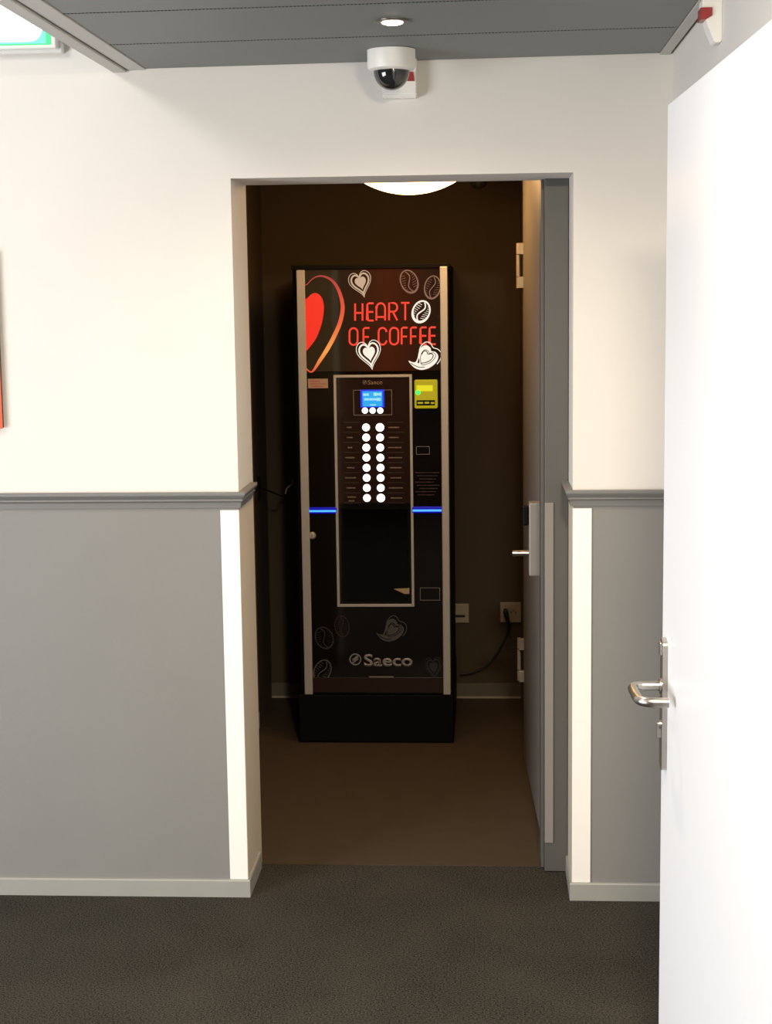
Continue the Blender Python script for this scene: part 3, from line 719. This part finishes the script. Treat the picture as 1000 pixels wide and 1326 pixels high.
def cup(ox, oy, k, m, md, parent, Y, name='cup_motif'):
    """latte cup seen from above: swirl saucer, cup rim and a heart in the foam"""
    f = lambda pts: [P(ox+a*k, oy+b*k) for a, b in pts]
    bm = bmesh.new()
    body = sm2(f([(140, 20), (175, -15), (225, -25), (265, 5), (275, 40), (320, 50), (352, 90), (345, 145), (300, 200), (235, 240), (160, 255), (90, 235), (40, 190), (15, 150), (55, 165), (95, 165), (118, 120), (128, 70), (140, 20)]), 4)[:-1]
    add_fill(bm, body, Y); o = new(name, bm, m, parent)
    bm = bmesh.new()
    dk = sm2(f([(150, 110), (170, 55), (205, 25), (240, 40), (255, 65), (300, 60), (325, 90), (300, 140), (245, 180), (165, 195), (150, 110)]), 4)[:-1]
    add_ribbon(bm, dk, 0.0022, Y-0.0006, True)
    hh = sm2(f([(165, 80), (190, 40), (222, 45), (237, 75), (275, 70), (297, 92), (270, 140), (215, 170), (160, 178)]), 4)
    add_ribbon(bm, hh, 0.0032, Y-0.0006)
    add_ribbon(bm, sm2(f([(40, 178), (85, 205), (140, 225), (200, 222)]), 4), 0.0026, Y-0.0006)
    add_fill(bm, sm2(f([(118, 165), (135, 120), (140, 150), (135, 178), (118, 175)]), 3), Y-0.0006)
    q = new('cup_dark_print', bm, md, o)  # dark lines printed inside the cup motif
    bm = bmesh.new()
    rimp = sm2(f([(138, 30), (160, -20), (210, -62), (265, -50), (295, 0), (350, 20), (385, 62), (380, 130), (340, 190)]), 4)
    add_ribbon(bm, rimp, 0.0030, Y)
    new('cup_rim_print', bm, m, o)
    return o
cup(527.5, 450, 0.1135, M['egraph'], M['mgloss'], HD, 1.6440)
# dim unlit artwork low on the door
cup(486, 804, 0.105, M['greyd'], M['mgloss'], DP, 1.6453)
bean(417.5, 869, 0.032, 0.047, math.radians(-24), mat('dim_bean_print', (0.075, 0.07, 0.062), 0.5), DP, 1.6453, 0.0042)
bean(420, 826, 0.034, 0.044, math.radians(20), mat('very_dim_print', (0.016, 0.013, 0.012), 0.5), DP, 1.6453, 0.0042)
bean(443, 811, 0.028, 0.042, math.radians(8), M['redd'], DP, 1.6453, 0.0018)
latte_heart(562, 866, 0.034, 0.056, math.radians(6), mat('very_dim_heart', (0.018, 0.014, 0.016), 0.5), None, DP, 1.6453, 0.7)
(xa, za), (xb, zb) = P(402, 877), P(575, 878)
box('lower_seam', mat('seam_brown', (0.018, 0.006, 0.003), 0.3), -0.699, -0.161, 1.6440, 1.6459, 0.210, za, DP, 0.0008)
(xa, za), (xb, zb) = P(478, 875.6), P(510, 877)
box('badge_line', M['label'], xa, xb, 1.6432, 1.6439, zb, za, DP)

# blue light bars
for ua, ub, v in ((397.5, 437, 661.2), (533, 573.5, 660.4)):
    (xa, za), (xb, zb) = P(ua, v-4.4), P(ub, v+3.6)
    lb = box('light_bar', M['eblue2'], xa, xb, 1.6395, 1.6460, zb, za, vm, 0.003); lb['label'] = 'glowing blue light bar with painted halo'  # wider strip holds the blue halo painted round the core
    (xa, za), (xb, zb) = P(ua+1.5, v-0.8), P(ub-1.5, v+1.5)
    box('light_core', M['eblue'], xa, xb, 1.6388, 1.6395, zb, za, lb)
# sticker
(xa, za), (xb, zb) = P(399, 490.6), P(425, 502.6)
st = box('sticker', M['stick'], xa, xb, 1.6452, 1.6459, zb, za, DP)
bm = bmesh.new(); word(bm, 401, 414, 493.6, 2, 1.6447, rng); word(bm, 401, 423, 497.0, 1.4, 1.6447, rng); word(bm, 403, 419, 500.2, 1.4, 1.6447, rng)
w1 = new('small_print', bm, M['stickr'], DP)
# payment reader
(xa, za), (xb, zb) = P(537, 491.6), P(567, 528.2)
py_ = box('payment_reader', M['pay'], xa, xb, 1.622, 1.6460, zb, za, vm, 0.005); py_['label'] = 'yellow lit cashless payment reader'
(xc, zc_), (xd, zd) = at(539.5, 499, 1.6215), at(560.5, 506.5, 1.6215)
box('reader_display', M['payl'], xc, xd, 1.6208, 1.6222, zd, zc_, py_)
xc, zc_ = at(541.5, 508, 1.621); lathe('green_light', M['payg'], [(0.008, -0.0012), (0.010, 0.0005)], (xc, 1.6215, zc_), 'y', py_, 20)
(xc, zc_), (xd, zd) = at(539.5, 518.3, 1.6215), at(563.5, 525, 1.6215)
box('card_slot', M['mblack'], xc, xd, 1.6208, 1.6222, zd, zc_, py_)
bm = bmesh.new(); 
for i, (u0, u1, v) in enumerate(((541, 548, 521.7), (550, 556, 521.5), (558, 562.5, 521.8))):
    (xc, zc_), (xd, zd) = at(u0, v-1.2, 1.6208), at(u1, v+1.2, 1.6208); add_box(bm, xc, xd, 1.6203, 1.6208, zd, zc_)
new('reader_print', bm, M['pay'], py_)
# coin slot, coin return and notice
def outline(name, ua, va, ub, vb, m, th=0.0018):
    (xa, za), (xb, zb) = P(ua, va), P(ub, vb); bm = bmesh.new()
    add_box(bm, xa, xa+th, 1.6446, 1.6459, zb, za); add_box(bm, xb-th, xb, 1.6446, 1.6459, zb, za); add_box(bm, xa+th, xb-th, 1.6446, 1.6459, za-th, za); add_box(bm, xa+th, xb-th, 1.6446, 1.6459, zb, zb+th)
    return new(name, bm, m, vm)
outline('coin_slot', 539, 578, 556.5, 588.5, M['grey']); outline('coin_return', 544, 761, 570, 777.5, M['grey'])
bm = bmesh.new()
for v in range(8): word(bm, 538+(v % 3)*2.5, 569-(v % 4)*2.2, 612+v*4.1, 1.5, 1.6454, rng)
nt_ = new('notice_print', bm, M['redd'], DP)
xc, zc_ = P(404.5, 693.5); lk = lathe('door_lock', M['alu'], [(0.010, -0.010), (0.014, -0.006), (0.015, 0.0)], (xc, 1.6459, zc_), 'y', vm, 28)
box('key_slot', M['black'], xc-0.0012, xc+0.0012, 1.6353, 1.6360, zc_-0.006, zc_+0.006, lk)
